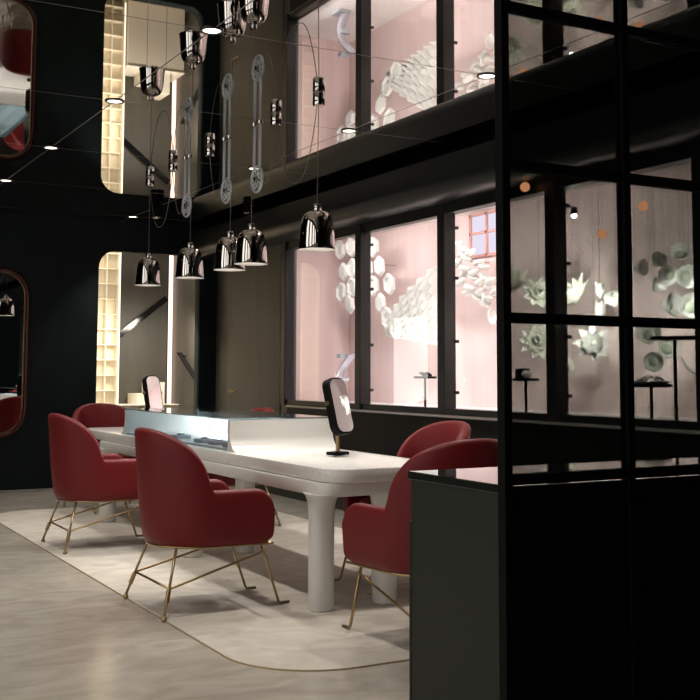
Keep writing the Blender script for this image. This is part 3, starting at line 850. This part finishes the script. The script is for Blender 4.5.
# cluster of folded strips in the third window
st = empty('paper_strip_cluster', (5.60,7.84,2.20)); tag(st, 'cluster of folded white paper pods in the third pink window', 'paper sculpture')
for k,(y,z,a) in enumerate(((0.29, 0.22, -0.22), (0.165, 0.17, 0.37), (0.04, 0.12, -0.28), (0.2, 0.13, -0.4), (0.075, 0.08, 0.41), (-0.05, 0.03, -0.13), (-0.175, -0.02, 0.11), (0.23, 0.04, -0.52), (0.105, -0.01, 0.23), (-0.02, -0.06, -0.22), (-0.145, -0.11, 0.6), (-0.27, -0.16, -0.34), (0.14, -0.05, -0.52), (0.015, -0.1, 0.34), (-0.11, -0.15, -0.42), (-0.235, -0.2, 0.18), (-0.36, -0.25, -0.42), (0.17, -0.14, -0.53), (0.045, -0.19, 0.36), (-0.08, -0.24, -0.47), (-0.205, -0.29, 0.44), (0.08, -0.23, -0.13), (-0.045, -0.28, 0.48), (-0.17, -0.33, -0.4), (-0.2, -0.32, 1.35), (-0.24, -0.46, 1.45))):
    bm = bmesh.new(); sphere(bm, (0,0,0), .072, (.6,1,.5), 12, 8)
    for v in bm.verts:
        if v.co.z > .012: v.co.z = .012 - (v.co.z-.012)*.6
    bmesh.ops.rotate(bm, verts=bm.verts[:], cent=(0,0,0), matrix=Matrix.Rotation(a,3,'X'))
    bmesh.ops.translate(bm, verts=bm.verts[:], vec=(random.uniform(-.04,.02),y,z))
    obj('pod', bm, M['paper'], st, True, angle=50)

obj('mounting_rod', T([(.0,.05,.04),(.199,.05,.04)], .006, 8), M['chrome'], st)
# paper flowers
def petal(bm, L_, W_, cup, M3, off=0, tip=1.0, th=.003):
    n, m = 6, 4; g = []
    for i in range(n+1):
        u = i/n; w_ = W_*math.sin(PI*min(1,u**.75))*(1-.0*u) if tip else W_*(.35+.65*math.sin(u*PI/2))
        if not tip and u > .85: w_ *= .8
        row = []
        for j in range(m+1):
            v = -1+2*j/m
            p = Vector((off+L_*u, w_*v, cup*L_*u*u + .35*W_*v*v*(1-u*.3)))
            row.append(M3 @ p)
        g.append(row)
    nn = M3 @ Vector((0,0,-th))
    A = [[bm.verts.new(p) for p in r_] for r_ in g]; C = [[bm.verts.new(p+nn) for p in r_] for r_ in g]
    for i in range(n):
        for j in range(m):
            bm.faces.new((A[i][j],A[i+1][j],A[i+1][j+1],A[i][j+1])); bm.faces.new((C[i][j],C[i][j+1],C[i+1][j+1],C[i+1][j]))
        bm.faces.new((A[i][0],C[i][0],C[i+1][0],A[i+1][0])); bm.faces.new((A[i][m],A[i+1][m],C[i+1][m],C[i][m]))
    for j in range(m): bm.faces.new((A[n][j],C[n][j],C[n][j+1],A[n][j+1])); bm.faces.new((A[0][j],A[0][j+1],C[0][j+1],C[0][j]))
def facing(v):  # local Z towards v
    return Vector(v).normalized().to_track_quat('Z','Y').to_matrix()
def lotus(p, R_, face, label, layers=3, n=9, m=None):
    t = empty('paper_lotus', p); tag(t, label, 'paper flower', 'white paper lotus flowers')
    Q = facing(face); bm = bmesh.new()
    for l in range(layers):
        for k in range(n):
            a = 2*PI*(k+.5*l)/n + random.uniform(-.08,.08)
            tiltv = .25 + .42*l + random.uniform(-.08,.08)
            M3 = Q @ Matrix.Rotation(a,3,'Z') @ Matrix.Rotation(-tiltv,3,'Y')
            petal(bm, R_*(1-.16*l), R_*.24, .18, M3, .01)
    obj('petals', bm, m or M['paper_pale'], t, True, angle=60)
    bm = bmesh.new(); sphere(bm, Q @ Vector((0,0,.02)), R_*.16, (1,1,1), 10, 6); obj('heart', bm, M['paper_pale'], t, True)
    hang(t, p)
def hang(t, p):
    obj('thread', T([(0,0,0),(0,0,SZ1-p[2])], .0012, 4), M['cord'], t)
def cup(p, R_, face, label):
    t = empty('paper_poppy', p); tag(t, label, 'paper flower', 'paper cup flowers with green centres')
    Q = facing(face); bm = bmesh.new()
    for k in range(6):
        a = 2*PI*k/6 + random.uniform(-.1,.1)
        petal(bm, R_*1.15, R_*.55, .55, Q @ Matrix.Rotation(a,3,'Z') @ Matrix.Rotation(-.40,3,'Y'), .004, tip=0)
    obj('petals', bm, M['paper'], t, True, angle=60)
    bm = bmesh.new(); c = Q @ Vector((0,0,R_*.30)); sphere(bm, c, R_*.40, (1,1,1), 14, 8)
    for v in bm.verts: v.co += (v.co-c).normalized()*random.uniform(0,.006)
    obj('heart', bm, M['paper_green'], t, True)
    hang(t, p)
def tulip(p, h, face, label):
    t = empty('paper_tulip', p); tag(t, label, 'paper flower', 'white paper tulip buds')
    bm = bmesh.new()
    for k in range(5):
        M3 = facing(face) @ Matrix.Rotation(2*PI*k/5,3,'Z') @ Matrix.Rotation(-1.15,3,'Y')
        petal(bm, h, h*.30, .12, M3, .01)
    obj('petals', bm, M['paper'], t, True, angle=60); hang(t, p)
FX = 5.35
def P_(x,y,X=FX): return tuple(px_to(x,y,X))
cmf = (-.7,-.7,.1)
lotus(P_(514,286,5.42), .16, (-.6,-.4,.6), 'cream paper lotus hanging highest, right beside the screen post', n=8)
lotus(P_(539,296,5.25), .14, (-.5,-.8,.45), 'cream paper lotus above the middle rail of the screen, beside the dark mullion')
lotus(P_(540,343,5.42), .165, (-.7,-.6,.25), 'large cream paper lotus just below the middle rail of the screen', n=10)
lotus(P_(579,296), .16, (-.2,.75,.6), 'white paper half lotus seen side on, to the right of the dark mullion', n=8)
lotus(P_(594,344), .15, (-.75,-.65,.12), 'white star-shaped paper flower facing the room below the middle rail', layers=2, n=8, m=M['paper'])
lotus(P_(573,362,5.5), .12, (-.5,.5,-.3), 'small cream paper lotus hanging behind the white star flower', n=7)
tulip(P_(600,299), .12, (0,0,1), 'white paper tulip bud, upper of the pair')
tulip(P_(600,320,5.45), .13, (0,0,1), 'white paper tulip bud, lower of the pair crossing the middle rail')
cl = [((616,292),.085,(-.6,-.2,-.6),'white cup flower cut off by the second screen post'),
      ((635,268),.08,(.2,-.9,.0),'small green-hearted cup flower just right of the second screen post'),
      ((655,264),.075,(-.2,-.8,.4),'small green-hearted cup flower upper of two by itself'),
      ((654,290),.07,(.3,-.6,.6),'small pale cup flower below the lone small cup flower'),
      ((680,258),.09,(-.6,-.6,.5),'topmost green-hearted cup flower of the trio'),
      ((670,275),.09,(-.8,-.6,-.1),'left green-hearted cup flower of the trio'),
      ((684,276),.10,(-.5,-.85,-.1),'right green-hearted cup flower of the trio'),
      ((663,306),.11,(.1,-.95,.1),'wide cup flower above the rail seen from the side'),
      ((690,308),.11,(-.65,-.75,.1),'wide frilled cup flower above the tall stand'),
      ((650,337),.11,(-.7,-.6,.3),'green-hearted cup flower below the rail, top of its cluster'),
      ((666,350),.10,(-.5,-.8,.15),'green-hearted cup flower below the rail, beside the tall stand'),
      ((653,361),.09,(-.65,-.7,-.1),'green-hearted cup flower lowest of the cluster over the bracelet tray')]
for k_,((x,y),r_,fc,lab) in enumerate(cl): cup(P_(x,y,(5.24,5.46,5.35)[k_%3]),r_*.84,fc,lab)
def tendril(pts, label):
    q = [Vector(P_(x,y)) for x,y in pts]; out = []
    for k in range(len(q)-1):
        p0=q[max(0,k-1)];p1=q[k];p2=q[k+1];p3=q[min(len(q)-1,k+2)]
        for s in range(8):
            u=s/8; out.append(.5*((2*p1)+(p2-p0)*u+(2*p0-5*p1+4*p2-p3)*u*u+(3*p1-p0-3*p2+p3)*u**3))
    out.append(q[-1])
    tag(obj('curled_paper_strip', T(out, .011, 8), M['paper'], smooth=True), label, 'paper strip', 'curled paper strips')
tendril([(684,284),(690,286),(697,286),(706,281),(716,280)], 'curled white paper strip to the right of the cup flower trio')
tendril([(681,358),(688,368),(697,374),(708,375),(720,372)], 'curled white paper strip below and right of the tall stand')

# glowing amber balls standing for lamp reflections in the glass, and the white spot
for (x,y),lab in (((525,187),'small amber lamp reflection built as a ball behind the screen, over the highest lotus'),((602,234),'small amber lamp reflection built as a ball over the tulip buds'),((643,206),'small amber lamp reflection built as a ball right of the second screen post')):
    p = P_(x,y,4.70 if y < 190 else 5.1); t = empty('lamp_reflection', p); tag(t, lab, 'lamp reflection', 'amber lamp reflections')
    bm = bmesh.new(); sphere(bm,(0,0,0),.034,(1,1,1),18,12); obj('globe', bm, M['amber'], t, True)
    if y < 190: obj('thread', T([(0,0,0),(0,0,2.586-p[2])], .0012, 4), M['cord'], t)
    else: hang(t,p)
p = P_(574,216,5.1); t = empty('showcase_spotlight', p); tag(t, 'tiny bright white spotlight beside the dark mullion, seen through the screen', 'spotlight')
bm = bmesh.new(); lathe(bm,[(0,.0),(.02,.0),(.022,.004),(.022,.05),(0,.05)],16,(0,0,.012)); obj('housing', bm, M['frame'], t, True, angle=40)
bm = bmesh.new(); sphere(bm,(0,0,.004),.02,(1,1,1),12,8); obj('lens', bm, M['star'], t, True)
hang(t,p)

# ------------------------------------------------------------------ light
def area(name, loc_, rot, sx, sy, power, color):
    l = bpy.data.lights.new(name,'AREA'); l.shape='RECTANGLE'; l.size=sx; l.size_y=sy; l.energy=power; l.color=color
    o = bpy.data.objects.new(name,l); COL.objects.link(o); o.location=loc_; o.rotation_euler=rot
    return o
# showcase lighting: strips along its ceiling, one per bay
for i in range(6):
    ya, yb = cent[i+1], cent[i]
    p_ = (20,20,20,2.5,2,1.5)[i]
    area('showcase_strip', (5.0,(ya+yb)/2,SZ1-.02), (0,math.radians(-22),0), .12, 1.1, p_, (1,.95,.93))
for (y,z,tx,ty,tz,p_) in ((5.70,1.75,5.35,6.24,1.72,170),(5.30,1.75,5.35,5.66,1.62,120),(4.28,1.72,5.35,4.82,1.68,90),(5.02,1.85,5.35,5.12,1.72,60)):
    spot(4.97,y,z,p_,72,.8,(1,.98,.94),(tx,ty,tz),.02,'flower_fill')  # unseen spots added behind the mullions to brighten the flowers
area('floor_fill', (4.965,8.5,1.0), (0,math.radians(-132),0), .05, 2.6, 16, (1,.96,.94))  # unseen fill added low behind the glass to front-light the sculptures
spot(4.98,8.3,SZ1-.03,90,30,.8,(1,.97,.94),(5.75,8.6,1.2),.03,'sculpture_spot')
# room beyond the opening
area('alcove_strip', (4.0,12.75,2.93), (0,0,0), 1.4, .5, 9, (1,.90,.76))
area('shelf_strip', (3.5,12.85,1.6), (math.radians(90),0,0), .8, 2.4, 9, (1,.94,.82))
# light line under the case top, along its right-hand wall
area('case_strip', (3.36,7.62,CZ-.012), (0,math.radians(18),0), .05, 2.1, 12, (.95,.98,1.0))
area('alcove_floor_wash', (4.2,12.35,1.9), (math.radians(25),0,0), .8, .3, 26, (1,.90,.76))
# lit pendant bulbs
for (x,y,z) in ((3.02,9.05,1.999),(3.0,7.99,1.983),(3.0,7.19,1.98),(3.0,6.81,1.99),(2.98,5.79,1.988)):
    spot(x,y,z+.02, 32, 130, .8, (1,.96,.91), r=.04, name='pendant_beam')

wd = bpy.data.worlds.new('world'); S.world = wd; wd.use_nodes = True
bg = wd.node_tree.nodes['Background']; bg.inputs[0].default_value = (1.0,.96,.90,1); bg.inputs[1].default_value = 3.0

S.view_settings.view_transform = 'Standard'; S.view_settings.look = 'None'
S.view_settings.exposure = 0; S.view_settings.gamma = 1; S.view_settings.use_curve_mapping = False
S.cycles.use_denoising = True
S.cycles.max_bounces = 10; S.cycles.transparent_max_bounces = 16; S.cycles.glossy_bounces = 6
S.cycles.sample_clamp_indirect = 6
S.cycles.caustics_reflective = False; S.cycles.caustics_refractive = False
